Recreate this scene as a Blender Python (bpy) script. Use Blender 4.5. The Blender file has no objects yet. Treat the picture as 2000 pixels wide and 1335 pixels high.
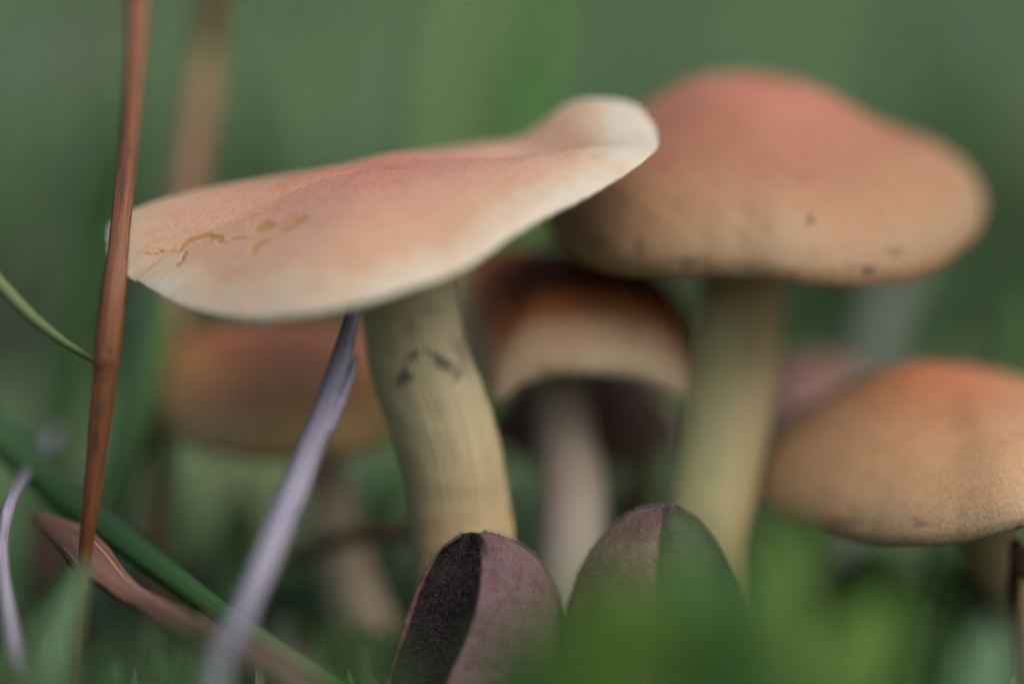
import bpy, math, random
import numpy as np
from mathutils import Vector

random.seed(7)
RNG = np.random.default_rng(11)
SC = bpy.context.scene
COL = SC.collection

# ------------------------------------------------------------------ camera
PITCH = math.radians(8.0)
D = 0.36                       # focus distance (m)
S = 0.093 / 2000.0             # metres per photograph pixel at the focus distance
F0 = np.array([0.0, 0.0, 0.0345])
FW = np.array([0.0, math.cos(PITCH), -math.sin(PITCH)])
UP = np.array([0.0, math.sin(PITCH), math.cos(PITCH)])
RT = np.array([1.0, 0.0, 0.0])
CAM = F0 - D * FW

cam_data = bpy.data.cameras.new('camera')
cam = bpy.data.objects.new('camera', cam_data)
COL.objects.link(cam)
cam.location = CAM
cam.rotation_euler = (math.radians(90) - PITCH, 0, 0)
cam_data.sensor_width = 36.0
cam_data.lens = 36.0 * D / 0.093
cam_data.clip_start = 0.01
cam_data.clip_end = 500.0
cam_data.dof.use_dof = True
cam_data.dof.focus_distance = D
cam_data.dof.aperture_fstop = cam_data.lens / 34.0      # 34 mm entrance pupil
cam_data.dof.aperture_blades = 0
SC.camera = cam

# ------------------------------------------------------------------ light
SUN_EL = math.radians(52)
SUN_AZ = math.radians(138)      # from +Y (away from the camera) clockwise towards +X
world = bpy.data.worlds.new('World')
SC.world = world
world.use_nodes = True
nt = world.node_tree
bg = nt.nodes['Background']
sky = nt.nodes.new('ShaderNodeTexSky')
sky.sky_type = 'NISHITA'
sky.sun_disc = False
sky.sun_elevation = SUN_EL
sky.sun_rotation = SUN_AZ
sky.air_density = 1.0
sky.dust_density = 6.0
sky.ozone_density = 1.0
nt.links.new(sky.outputs[0], bg.inputs[0])
bg.inputs[1].default_value = 0.09

sun_d = bpy.data.lights.new('sun', 'SUN')
sun_d.energy = 1.2
sun_d.angle = math.radians(50)
sun_d.color = (1.0, 0.96, 0.91)
sun = bpy.data.objects.new('sun', sun_d)
COL.objects.link(sun)
sdir = Vector((math.sin(SUN_AZ) * math.cos(SUN_EL), math.cos(SUN_AZ) * math.cos(SUN_EL), math.sin(SUN_EL)))
sun.rotation_euler = (-sdir).to_track_quat('-Z', 'Y').to_euler()
sun.location = sdir * 2

SC.view_settings.view_transform = 'Standard'
SC.view_settings.look = 'None'
SC.view_settings.gamma = 1.0
SC.view_settings.exposure = 0.5
SC.view_settings.use_curve_mapping = False
SC.render.engine = 'CYCLES'
SC.cycles.use_denoising = True
SC.cycles.max_bounces = 8
SC.cycles.diffuse_bounces = 4

# ------------------------------------------------------------------ helpers
def P(px, py, d):
    """photograph pixel + centimetres beyond the focus distance -> world point"""
    dd = D + d * 0.01
    k = S * dd / D
    return CAM + dd * FW + (px - 1000.0) * k * RT - (py - 667.5) * k * UP

def to_px(v):
    q = v - CAM
    z = q @ FW
    k = S * z / D
    return 1000.0 + (q @ RT) / k, 667.5 - (q @ UP) / k, (z - D) * 100

def catmull(pts, n, closed=False):
    """resample a polyline of any dimension with a Catmull-Rom spline, evenly by arc length"""
    pts = np.asarray(pts, float)
    m = len(pts)
    segs = m if closed else m - 1
    out = []
    for i in range(segs):
        if closed:
            p0, p1, p2, p3 = (pts[(i + j - 1) % m] for j in range(4))
        else:
            p1, p2 = pts[i], pts[i + 1]
            p0 = pts[i - 1] if i > 0 else 2 * p1 - p2
            p3 = pts[i + 2] if i + 2 < m else 2 * p2 - p1
        for t in np.linspace(0, 1, 24, endpoint=False):
            out.append(0.5 * ((2 * p1) + (-p0 + p2) * t + (2 * p0 - 5 * p1 + 4 * p2 - p3) * t * t
                              + (-p0 + 3 * p1 - 3 * p2 + p3) * t ** 3))
    if not closed:
        out.append(pts[-1])
    else:
        out.append(out[0])
    out = np.array(out)
    l = np.r_[0, np.cumsum(np.linalg.norm(np.diff(out[:, :3], axis=0), axis=1))]
    tt = np.linspace(0, l[-1], n, endpoint=not closed)
    return np.stack([np.interp(tt, l, out[:, k]) for k in range(out.shape[1])], 1)

def wob(v, scale, seed, octaves=3):
    """cheap smooth pseudo-noise in about [-1,1] at points v (n,3)"""
    r = np.random.default_rng(seed)
    res = np.zeros(len(v)); a = 1.0; tot = 0
    for _ in range(octaves):
        for _ in range(4):
            w = r.normal(size=3) * scale
            res += a * np.sin(v @ w + r.uniform(0, 6.28)) * 0.5
        tot += a; a *= 0.5; scale *= 2.1
    return res / tot

def grid_faces(nr, nc, wrap):
    """quads of an nr x nc vertex grid, columns wrapping"""
    r = np.arange(nr - 1)[:, None]
    c = np.arange(nc if wrap else nc - 1)[None, :]
    c2 = (c + 1) % nc
    return np.stack([r * nc + c, r * nc + c2, (r + 1) * nc + c2, (r + 1) * nc + c], -1).reshape(-1, 4)

def make_mesh(name, v, faces, attrs=None, smooth=True):
    me = bpy.data.meshes.new(name)
    v = np.asarray(v, np.float32)
    me.vertices.add(len(v))
    me.vertices.foreach_set('co', v.ravel())
    if isinstance(faces, np.ndarray):
        k = faces.shape[1]
        me.loops.add(faces.size)
        me.loops.foreach_set('vertex_index', faces.astype(np.int32).ravel())
        me.polygons.add(len(faces))
        me.polygons.foreach_set('loop_start', np.arange(0, faces.size, k, dtype=np.int32))
    else:
        tot = np.array([len(f) for f in faces], np.int32)
        me.loops.add(int(tot.sum()))
        me.loops.foreach_set('vertex_index', np.concatenate([np.asarray(f) for f in faces]).astype(np.int32))
        me.polygons.add(len(faces))
        me.polygons.foreach_set('loop_start', np.r_[0, np.cumsum(tot)[:-1]].astype(np.int32))
    me.update(calc_edges=True)
    me.validate()
    if smooth:
        me.polygons.foreach_set('use_smooth', np.ones(len(me.polygons), bool))
    for k, a in (attrs or {}).items():
        a = np.asarray(a, np.float32)
        if a.ndim == 1:
            at = me.attributes.new(k, 'FLOAT', 'POINT'); at.data.foreach_set('value', a)
        elif a.shape[1] == 3:
            at = me.attributes.new(k, 'FLOAT_VECTOR', 'POINT'); at.data.foreach_set('vector', a.ravel())
    return me

def put(name, me, mat, parent=None, base=None):
    """link a mesh whose vertices are in world space; its origin becomes `base`"""
    o = bpy.data.objects.new(name, me)
    COL.objects.link(o)
    if mat is not None:
        me.materials.append(mat)
    b = np.zeros(3) if base is None else np.asarray(base, float)
    if parent is not None:
        b = np.array(parent.location)
        o.parent = parent
    else:
        o.location = b
    n = len(me.vertices)
    co = np.empty(n * 3, np.float32); me.vertices.foreach_get('co', co)
    co = co.reshape(-1, 3) - b.astype(np.float32)
    me.vertices.foreach_set('co', co.ravel())
    me.update()
    return o

def thing(name, label, cat, base, group=None):
    o = bpy.data.objects.new(name, None)
    o.empty_display_size = 0.005
    COL.objects.link(o)
    o.location = Vector(base)
    tag(o, label, cat, group)
    return o

def tag(o, label, cat, group=None, kind=None):
    if label: o['label'] = label
    if cat: o['category'] = cat
    if group: o['group'] = group
    if kind: o['kind'] = kind
    return o

# ------------------------------------------------------------------ materials
def new_mat(name):
    m = bpy.data.materials.new(name)
    m.use_nodes = True
    return m, m.node_tree, m.node_tree.nodes['Principled BSDF']

def N(t, kind, **kw):
    n = t.nodes.new(kind)
    for k, v in kw.items():
        setattr(n, k, v)
    return n

def attr(t, name):
    n = t.nodes.new('ShaderNodeAttribute'); n.attribute_name = name
    return n

def ramp(t, fac, stops, interp='EASE'):
    r = t.nodes.new('ShaderNodeValToRGB')
    r.color_ramp.interpolation = interp
    while len(r.color_ramp.elements) < len(stops):
        r.color_ramp.elements.new(0.5)
    for e, (p, c) in zip(r.color_ramp.elements, stops):
        e.position = p; e.color = (*c, 1) if len(c) == 3 else c
    t.links.new(fac, r.inputs[0])
    return r.outputs[0]

def mix(t, fac, a, b, mode='MIX'):
    n = t.nodes.new('ShaderNodeMix'); n.data_type = 'RGBA'; n.blend_type = mode
    for sock, v in ((n.inputs[0], fac), (n.inputs[6], a), (n.inputs[7], b)):
        if isinstance(v, (int, float)): sock.default_value = v
        elif isinstance(v, tuple): sock.default_value = (*v, 1)
        else: t.links.new(v, sock)
    return n.outputs[2]

def math_(t, op, a, b=None, c=None, clamp=False):
    n = t.nodes.new('ShaderNodeMath'); n.operation = op; n.use_clamp = clamp
    for i, v in enumerate((a, b, c)):
        if v is None: continue
        if isinstance(v, (int, float)): n.inputs[i].default_value = v
        else: t.links.new(v, n.inputs[i])
    return n.outputs[0]

def noise(t, vec, scale, detail=3, rough=0.55):
    n = t.nodes.new('ShaderNodeTexNoise')
    n.inputs['Scale'].default_value = scale
    n.inputs['Detail'].default_value = detail
    n.inputs['Roughness'].default_value = rough
    if vec is not None: t.links.new(vec, n.inputs['Vector'])
    return n.outputs[0]

def vscale(t, vec, s):
    n = t.nodes.new('ShaderNodeMapping')
    n.inputs['Scale'].default_value = s
    t.links.new(vec, n.inputs['Vector'])
    return n.outputs[0]

def bump(t, h, strength, dist, bs):
    b = t.nodes.new('ShaderNodeBump')
    b.inputs['Strength'].default_value = strength
    b.inputs['Distance'].default_value = dist
    t.links.new(h, b.inputs['Height'])
    t.links.new(b.outputs[0], bs.inputs['Normal'])

def cap_mat(name, stops, speck=0.5, rough=0.55, mottle=0.5, spotcol=(0.09, 0.05, 0.04), tearcol=(0.58, 0.33, 0.13), pale=(0.85, 0.66, 0.58), sss=0.25, k=(.66, .66, .66), grain=3600, spec=.3):
    m, t, bs = new_mat(name)
    stops = [(p_, tuple(a * b for a, b in zip(c_, k))) for p_, c_ in stops]
    pale = tuple(a * b for a, b in zip(pale, k)); tearcol = tuple(a * b for a, b in zip(tearcol, k))
    tc = N(t, 'ShaderNodeTexCoord').outputs['Object']
    rr = attr(t, 't').outputs['Fac']
    rad = attr(t, 'rad').outputs['Vector']
    n1 = noise(t, tc, 160, 4)                                  # 6 mm blotches
    n2 = noise(t, vscale(t, rad, (26, 26, 3)), 1.0, 3)          # radial fibrils
    n3 = noise(t, tc, grain, 2, 0.7)                             # fine grain
    n4 = noise(t, vscale(t, rad, (120, 120, 14)), 1.0, 2)       # finer fibrils
    f = math_(t, 'MULTIPLY_ADD', n1, 0.30 * mottle, rr)
    f = math_(t, 'MULTIPLY_ADD', n2, 0.10 * mottle, f)
    f = math_(t, 'SUBTRACT', f, 0.20 * mottle)
    c = ramp(t, f, stops)
    # pale bloom of fibres, and darker grain between them
    g = ramp(t, n3, [(0.42, (0, 0, 0)), (0.72, (1, 1, 1))], 'LINEAR')
    c = mix(t, math_(t, 'MULTIPLY', g, 0.45 * speck), c, pale)
    g2 = ramp(t, n4, [(0.35, (1, 1, 1)), (0.6, (0, 0, 0))], 'LINEAR')
    c = mix(t, math_(t, 'MULTIPLY', g2, 0.09), c, mix(t, 1.0, c, (0.62, 0.48, 0.38), 'MULTIPLY'))
    blot = ramp(t, noise(t, tc, 420, 3), [(0.5, (0, 0, 0)), (0.75, (1, 1, 1))])
    c = mix(t, math_(t, 'MULTIPLY', blot, 0.35), c, mix(t, 1.0, c, (0.8, 0.62, 0.5), 'MULTIPLY'))
    te = attr(t, 'tear').outputs['Fac']
    c = mix(t, te, c, tearcol)
    sp = attr(t, 'spot').outputs['Fac']
    c = mix(t, sp, c, spotcol)
    t.links.new(c, bs.inputs['Base Color'])
    bs.inputs['Roughness'].default_value = rough
    bs.inputs['Specular IOR Level'].default_value = spec
    bs.inputs['Subsurface Weight'].default_value = sss
    bs.inputs['Subsurface Radius'].default_value = (1.0, 0.5, 0.25)
    bs.inputs['Subsurface Scale'].default_value = 0.0015
    h = math_(t, 'ADD', math_(t, 'MULTIPLY', n3, 0.6), math_(t, 'MULTIPLY', n4, 0.25))
    bump(t, h, 0.35, 0.0002, bs)
    return m

def stem_mat(name, stops, streak=(0.32, 0.24, 0.12), amount=0.4, k=.84):
    m, t, bs = new_mat(name)
    stops = [(p_, tuple(a * k for a in c_)) for p_, c_ in stops]
    streak = tuple(a * k for a in streak)
    tc = N(t, 'ShaderNodeTexCoord').outputs['Object']
    rr = attr(t, 't').outputs['Fac']
    rad = attr(t, 'rad').outputs['Vector']
    n1 = noise(t, vscale(t, rad, (5, 5, 2.2)), 1.0, 4)
    n2 = noise(t, vscale(t, rad, (30, 30, 5)), 1.0, 3)
    c = ramp(t, math_(t, 'MULTIPLY_ADD', math_(t, 'SUBTRACT', n1, 0.5), 0.5, rr), stops)
    g = ramp(t, n2, [(0.4, (0, 0, 0)), (0.7, (1, 1, 1))])
    c = mix(t, math_(t, 'MULTIPLY', g, amount), c, streak)
    sp = attr(t, 'spot').outputs['Fac']
    c = mix(t, sp, c, (0.045, 0.032, 0.035))
    t.links.new(c, bs.inputs['Base Color'])
    bs.inputs['Roughness'].default_value = 0.6
    bs.inputs['Specular IOR Level'].default_value = 0.3
    bs.inputs['Subsurface Weight'].default_value = 0.2
    bs.inputs['Subsurface Radius'].default_value = (1.0, 0.6, 0.3)
    bs.inputs['Subsurface Scale'].default_value = 0.001
    bump(t, math_(t, 'ADD', n2, math_(t, 'MULTIPLY', noise(t, tc, 2500, 2), 0.4)), 0.4, 0.0003, bs)
    return m

def gill_mat(name, col, col2):
    m, t, bs = new_mat(name)
    rad = attr(t, 'rad').outputs['Vector']
    n = noise(t, vscale(t, rad, (20, 20, 4)), 1.0, 3)
    c = ramp(t, n, [(0.3, col2), (0.65, col)])
    t.links.new(c, bs.inputs['Base Color'])
    bs.inputs['Roughness'].default_value = 0.7
    return m

def blade_mat(name, base, streak, tip=None, dirt=None, rough=0.45, trans=0.0, nscale=(0.9, 26.0)):
    """attribute 'rad' = (along, across, 0)"""
    m, t, bs = new_mat(name)
    rad = attr(t, 'rad').outputs['Vector']
    n1 = noise(t, vscale(t, rad, (6, nscale[1], 1)), 1.0, 3)
    n2 = noise(t, vscale(t, rad, (5, 2, 1)), 1.0, 4)
    g = ramp(t, n1, [(0.32, (0, 0, 0)), (0.68, (1, 1, 1))])
    c = mix(t, g, base, streak)
    if tip is not None:
        sx = N(t, 'ShaderNodeSeparateXYZ'); t.links.new(rad, sx.inputs[0])
        c = mix(t, ramp(t, math_(t, 'MULTIPLY_ADD', n2, 0.3, sx.outputs[0]), [(0.55, (0, 0, 0)), (1.1, (1, 1, 1))]), c, tip)
    if dirt is not None:
        n3 = noise(t, vscale(t, rad, (22, 7, 1)), 1.0, 3)
        c = mix(t, ramp(t, n3, [(0.60, (0, 0, 0)), (0.72, (1, 1, 1))]), c, dirt)
    c = mix(t, ramp(t, n2, [(0.4, (0, 0, 0)), (0.8, (0.5, 0.5, 0.5))]), c, mix(t, 1.0, c, (0.55, 0.55, 0.5), 'MULTIPLY'))
    sp = attr(t, 'spot').outputs['Fac']
    c = mix(t, sp, c, (0.04, 0.025, 0.02))
    t.links.new(c, bs.inputs['Base Color'])
    bs.inputs['Roughness'].default_value = rough
    bs.inputs['Specular IOR Level'].default_value = 0.4
    if trans:
        bs.inputs['Subsurface Weight'].default_value = trans
        bs.inputs['Subsurface Radius'].default_value = (0.5, 1.0, 0.2)
        bs.inputs['Subsurface Scale'].default_value = 0.001
    bump(t, n1, 0.5, 0.0002, bs)
    return m

# ------------------------------------------------------------------ ground
def ground_h(x, y):
    v = np.stack([np.asarray(x).ravel(), np.asarray(y).ravel(), np.zeros(np.size(x))], 1)
    near = np.exp(-(v[:, 0] ** 2 + (v[:, 1]) ** 2) / 0.5 ** 2)
    yb = np.clip(v[:, 1] - 0.30, 0, None)
    added_bank = 0.36 * (np.sqrt(yb * yb + 0.15 ** 2) - 0.15) * np.exp(-(yb / 30) ** 2)     # rise added so the grass behind catches more sky light
    return (added_bank + wob(v, 30, 3) * 0.003 * near + wob(v, 3.0, 4) * 0.012 * (1 - near)).reshape(np.shape(x))

def warp(n, inner, outer):
    a = np.linspace(-1, 1, n)
    return np.sign(a) * (np.abs(a) * inner + np.abs(a) ** 5 * (outer - inner))

gx, gy = np.meshgrid(warp(201, 0.9, 60.0), warp(201, 0.9, 60.0))
gz = ground_h(gx, gy)
gv = np.stack([gx.ravel(), gy.ravel(), gz.ravel()], 1)
m, t, bs = new_mat('meadow_soil')
tc = N(t, 'ShaderNodeTexCoord').outputs['Object']
c = ramp(t, noise(t, tc, 90, 5), [(0.3, (0.03, 0.022, 0.014)), (0.5, (0.045, 0.06, 0.025)), (0.7, (0.06, 0.10, 0.035))])
c = mix(t, ramp(t, noise(t, tc, 5, 3), [(0.4, (0, 0, 0)), (0.7, (0.6, 0.6, 0.6))]), c, (0.09, 0.17, 0.08))
t.links.new(c, bs.inputs['Base Color'])
bs.inputs['Roughness'].default_value = 0.9
bump(t, noise(t, tc, 400, 5), 0.8, 0.002, bs)
g = put('ground', make_mesh('ground', gv, grid_faces(201, 201, False)), m)
tag(g, 'dark mossy meadow soil under the grass', 'ground', kind='structure')

# ------------------------------------------------------------------ mushrooms
def apply_spots(v, spots, dmax):
    px, py, d = to_px(v)
    a = np.zeros(len(v))
    for (x, y, rx, ry, rot, val) in spots:
        c, s = math.cos(math.radians(rot)), math.sin(math.radians(rot))
        X, Y = (px - x), (py - y)
        A = (X * c + Y * s) / rx; B = (-X * s + Y * c) / ry
        ang = np.arctan2(B, A)
        q = np.sqrt(A * A + B * B) * (1 + 0.18 * np.sin(3 * ang + x) + 0.12 * np.sin(5 * ang + y))
        a = np.maximum(a, val * np.clip(1.35 - q, 0, 1) ** 0.8 * (d < dmax))
    return np.clip(a, 0, 1)

def polyline_attr(v, lines, dmax):
    """1 inside tapering strokes given in photograph pixels [(x,y,halfwidth),...]"""
    px, py, d = to_px(v)
    px = px + wob(v, 3500, 77, 2) * 2.2; py = py + wob(v, 3500, 78, 2) * 1.8
    a = np.zeros(len(v))
    for ln in lines:
        ln = catmull(ln, 40)
        for (x, y, w) in ln:
            q = ((px - x) ** 2 + ((py - y) * 1.0) ** 2) / max(w, 0.5) ** 2
            a = np.maximum(a, np.clip(1.5 - q, 0, 1))
    return a * (d < dmax)

def mushroom(label, rim, C, H, umbo, stem, capm, gillm, stemm, p=2.0, q=1.0, kfun=None, hfun=None, NU=200, NT=70,
             thick=0.08, rim_noise=0.0, notch=None, spots=(), tears=(), sspots=(), seed=1, roll=False, tfun=None, umbo_p=1.0, umbo_w=0.25, umbo_off=(0, 0), lump=0.01, gills=110, extra=None, group='mushrooms growing in one cluster'):
    R = catmull([P(*r) for r in rim], NU, closed=True)
    Cw = P(*C)
    # stem axis first: the base of the thing
    sp = np.array([[*P(x, y, d), w * S * (D + d * .01) / D] for (x, y, d, w) in stem])
    base = sp[-1, :3]
    th = thing('mushroom', label, 'mushroom', (base[0], base[1], float(ground_h(np.array([base[0]]), np.array([base[1]]))[0])), group)
    u = np.arange(NU) / NU * 2 * np.pi
    rel = R - Cw
    hor = rel.copy(); hor[:, 2] = 0
    ang = np.arctan2(hor[:, 1], hor[:, 0])
    w = rel[:, 2] + (thick if tfun is None else tfun(ang)) * 0.01 * 0.9
    rl = np.linalg.norm(hor, axis=1)
    if not roll:
        hor = hor * (1 - thick * 0.01 * 0.5 / rl)[:, None]
    rl = np.linalg.norm(hor, axis=1)
    Rm = rl.mean()
    if rim_noise:
        rr = np.random.default_rng(seed)
        f = np.zeros(NU)
        for k in range(14, 90, 5):
            f += rr.normal() * np.sin(k * u + rr.uniform(0, 6.28)) / 4
        fr, fz = rim_noise * f / 3, rim_noise * Rm * 0.6 * np.roll(f, 7) / 3
    else:
        fr = fz = np.zeros(NU)
    kk = np.ones(NU) if kfun is None else kfun(ang)
    hh = np.ones(NU) if hfun is None else hfun(ang)
    s = np.linspace(0, 1, NT)
    ts = 1 - (1 - s) ** 1.7
    ts[0] = 0.002
    prof = (1 - ts ** p) ** (1 / q)
    Hm, Um = H * 0.01, umbo * 0.01
    e = thick * 0.01 if tfun is None else tfun(ang)[:, None] * 0.01
    ez = e if tfun is None else e[:, 0]
    def top(tv, pr):
        tv = np.atleast_1d(tv)[:, None]; pr = np.atleast_1d(pr)[:, None]
        xy = hor[None] * (tv * (1 + fr[None] * tv ** 8))[..., None]
        ux, uy = umbo_off
        um = Um * np.exp(-(((xy[..., 0] - ux * .01) ** 2 + (xy[..., 1] - uy * .01) ** 2) / (umbo_w * Rm) ** 2) ** umbo_p)
        z = w[None] * ((tv ** 2 + .04) ** (kk[None] / 2) - .04 ** (kk[None] / 2)) / (1.04 ** (kk[None] / 2) - .04 ** (kk[None] / 2)) + Hm * pr * (1 + (hh[None] - 1) * (1 - np.exp(-(tv * 2.2) ** 2))) + um * (1 - tv ** 4) + fz[None] * tv ** 8
        out = Cw + xy
        out = out.copy(); out[..., 2] += z
        return out
    V = top(ts, prof)
    if notch is not None:
        for (nx, ny, width, depth) in notch:
            px, py, dd = to_px(R)
            c0 = np.argmin((px - nx) ** 2 + (py - ny) ** 2)
            dist = np.abs((np.arange(NU) - c0 + NU / 2) % NU - NU / 2) / NU * 2 * np.pi * Rm / S
            g_ = np.clip(1 - dist / width, 0, 1)
            for j in range(NT):
                ww = np.clip((ts[j] - (1 - depth)) / depth, 0, 1) ** 1.5
                V[j, :, 2] -= g_ * ww * 0.0007
                V[j] -= (hor * (g_ * ww * depth * 0.4)[:, None]) * 1.0
    # lip, rounded under
    lips = []
    nl = 10
    for i in range(1, nl + 1):
        ph = i / nl * math.pi
        if roll:                      # margin rolled in under the cap
            L = V[-1] - hor / rl[:, None] * (e * 0.75 * (1 - math.cos(ph * .36)))
            L = L.copy(); L[:, 2] -= ez * math.sin(min(ph * .36, math.pi / 2)) - ez * .12 * max(0, ph * .36 - math.pi / 2)
        else:
            L = V[-1] + hor / rl[:, None] * (e * 0.5 * math.sin(ph))
            L = L - hor / rl[:, None] * (0 if i < nl else e * 0.2)
            L = L.copy(); L[:, 2] -= ez * (1 - math.cos(ph)) / 2
        lips.append(L)
    allv = np.concatenate([V, np.array(lips)], 0)
    nr = allv.shape[0]
    flat = allv.reshape(-1, 3)
    if lump:
        flat[:, 2] += wob(flat, 260, seed, 3) * lump * 0.01
    tt = np.concatenate([np.repeat(ts, NU) * .97, np.repeat(np.linspace(.97, 1, nl), NU)])
    tear = polyline_attr(flat, tears, 1.2) if len(tears) else np.zeros(len(flat))
    if len(tears):
        flat[:, 2] -= np.clip(tear, 0, 1) * 0.00012
        tear = np.clip(tear * 1.2, 0, 1)
    if extra is not None:
        extra(flat, tt)
    sptv = apply_spots(flat, spots, C[2] - 0.1) if len(spots) else np.zeros(len(flat))
    rad = np.stack([np.cos(np.tile(ang, nr)), np.sin(np.tile(ang, nr)), tt], 1)
    f = grid_faces(nr, NU, True)[:, ::-1]
    c0 = len(flat)
    flat = np.vstack([flat, allv[0].mean(0)])
    faces = [tuple(x) for x in f] + [(c0, (i) % NU, (i + 1) % NU) for i in range(NU)]
    def ext(a, val=0.0):
        return np.append(a, val) if a.ndim == 1 else np.vstack([a, [1, 0, 0]])
    # orientation: grid rows go outward, columns go around
    ccw = (np.cross(hor[0], hor[NU // 8])[2] > 0)
    if not ccw:
        faces = [tuple(reversed(x)) for x in faces]
    put('cap', make_mesh('cap', flat, faces, {'t': ext(tt), 'rad': ext(rad), 'tear': ext(tear), 'spot': ext(sptv)}), capm, th)
    # gills: radial folds between the lip and the stem, following the cap from below
    NG = gills * 4
    def around(row):
        return np.stack([np.interp(np.arange(NG) / NG * NU, np.arange(NU + 1), np.append(row[:, k], row[0, k])) for k in range(3)], 1)
    tg = np.array([1.0, 0.95, 0.88, 0.75, 0.6, 0.42, 0.25, 0.1])
    wave = 0.5 + 0.5 * np.cos(np.arange(NG) / 4 * 2 * np.pi)
    rows = []
    emean = float(np.mean(e))
    for tv in tg:
        q_ = around(allv[-1] if tv == 1.0 else allv[int(np.argmin(np.abs(ts - tv)))])
        if tv < 1.0:
            q_[:, 2] -= 0.0005 + 0.22 * Hm * (1 - tv) + 0.0008 * min(1, (1 - tv) * 5) * wave
        rows.append(q_)
    gvv = np.concatenate(rows, 0)
    ga = np.arange(NG) / NG * 2 * np.pi
    radg = np.stack([np.tile(np.cos(ga), len(tg)), np.tile(np.sin(ga), len(tg)), np.repeat(tg, NG)], 1)
    gf = grid_faces(len(tg), NG, True)
    put('gills', make_mesh('gills', gvv, gf, {'rad': radg}), gillm, th)
    zg = rows[-1][:, 2].mean() + 0.0004
    if zg > sp[0, 2] + 0.001:                       # the stem runs up into the flesh of the cap
        d0 = sp[0, :3] - sp[1, :3]
        top_ = sp[0, :3] + d0 / d0[2] * (zg - sp[0, 2]) * np.array([.5, .5, 1])
        sp = np.vstack([[*top_, sp[0, 3]], sp])
    # stem
    stem_part('stem', sp, stemm, th, sspots, seed)
    return th

def tube(sp, NS, NV, seed=0, ridge=0.03, lumpy=0.04, flat=1.0):
    """swept round section along sp rows (x,y,z,radius); returns verts, faces, attrs"""
    A = catmull(sp, NV)
    c, r = A[:, :3], A[:, 3]
    tg = np.gradient(c, axis=0); tg /= np.linalg.norm(tg, axis=1)[:, None]
    ref = np.tile(FW, (NV, 1))
    a = np.cross(tg, ref); a /= np.linalg.norm(a, axis=1)[:, None]
    b = np.cross(tg, a)
    th = np.arange(NS) / NS * 2 * np.pi
    rr = np.random.default_rng(seed)
    prof = np.ones(NS)
    for k in (2, 3, 5, 9, 14):
        prof += ridge * rr.normal() * np.sin(k * th + rr.uniform(0, 6.28)) / math.sqrt(k)
    rad = r[:, None] * prof[None]
    v = c[:, None, :] + a[:, None, :] * (np.cos(th)[None] * rad)[..., None] + b[:, None, :] * (np.sin(th)[None] * rad * flat)[..., None]
    fl = v.reshape(-1, 3)
    if lumpy:
        cc = np.repeat(c, NS, 0)
        dirn = fl - cc
        fl = fl + dirn * (wob(fl, 700, seed + 1, 3) * lumpy)[:, None]
    along = np.repeat(np.linspace(0, 1, NV), NS)
    radv = np.stack([np.tile(np.cos(th), NV), np.tile(np.sin(th), NV), along], 1)
    faces = [tuple(x) for x in grid_faces(NV, NS, True)]
    n = len(fl)
    fl = np.vstack([fl, c[0], c[-1]])
    faces += [(n, (i + 1) % NS, i) for i in range(NS)]
    o = (NV - 1) * NS
    faces += [(n + 1, o + i, o + (i + 1) % NS) for i in range(NS)]
    along = np.r_[along, 0, 1]
    radv = np.vstack([radv, [0, 0, 0], [0, 0, 1]])
    return fl, faces, along, radv

def stem_part(name, sp, mat, parent, spots=(), seed=0):
    fl, faces, along, radv = tube(sp, 72, 110, seed, ridge=.012, lumpy=.018)
    dm = to_px(sp[len(sp) // 2, :3][None])[2][0]
    sv = apply_spots(fl, spots, dm) if len(spots) else np.zeros(len(fl))
    put(name, make_mesh(name, fl, faces, {'t': along, 'rad': radv, 'spot': sv}), mat, parent)

gills_m = gill_mat('pale_gills', (0.38, 0.32, 0.16), (0.22, 0.17, 0.08))
gills_d = gill_mat('brown_gills', (0.22, 0.16, 0.09), (0.12, 0.08, 0.05))

# 1. the sharp, tilted cap in front ------------------------------------------
cap1 = cap_mat('salmon_cap_skin', [(0.0, (0.60, 0.18, 0.09)), (0.22, (0.67, 0.28, 0.17)), (0.48, (0.71, 0.39, 0.245)),
                                   (0.78, (0.73, 0.47, 0.29)), (0.90, (0.77, 0.64, 0.44)), (1.0, (0.80, 0.80, 0.66))], k=(.62, .59, .585), pale=(.85, .66, .57), speck=1.3, mottle=.9, grain=2700)
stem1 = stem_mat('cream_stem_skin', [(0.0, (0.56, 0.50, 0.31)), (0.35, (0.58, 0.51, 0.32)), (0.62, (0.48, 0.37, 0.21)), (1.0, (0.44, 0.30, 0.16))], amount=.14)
rim1 = [(207, 480, .42), (209, 502, .3), (226, 528, .15), (258, 548, 0), (300, 575, -.4), (370, 608, -.9), (470, 628, -1.4), (600, 620, -1.75),
        (740, 588, -1.8), (880, 540, -1.6), (1000, 468, -1.2), (1110, 408, -.7), (1200, 365, -.25), (1245, 338, 0), (1274, 305, .3),
        (1286, 275, .75), (1268, 268, 1.2), (1210, 280, 1.7), (1120, 292, 2.2), (1040, 300, 2.5), (965, 310, 2.6), (850, 328, 2.6),
        (700, 360, 2.3), (520, 385, 2.0), (350, 402, 1.5), (262, 422, 1.05), (218, 440, .8), (208, 458, .6)]
def k1(a):
    f = np.exp(-((a + math.radians(90)) / 0.9) ** 2)
    return 1.1 + 0.5 * f
def h1(a):
    l = np.exp(-((np.abs(a) - math.pi) / 0.7) ** 2)
    b = np.exp(-((a - 1.9) / 0.6) ** 2)
    r_ = np.exp(-((a - .25) / 0.6) ** 2)
    return 1 - 0.30 * l - .18 * b - .12 * r_
def t1(a):
    return .04 + .0 * np.exp(-((a + math.radians(105)) / 0.75) ** 4)
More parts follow.
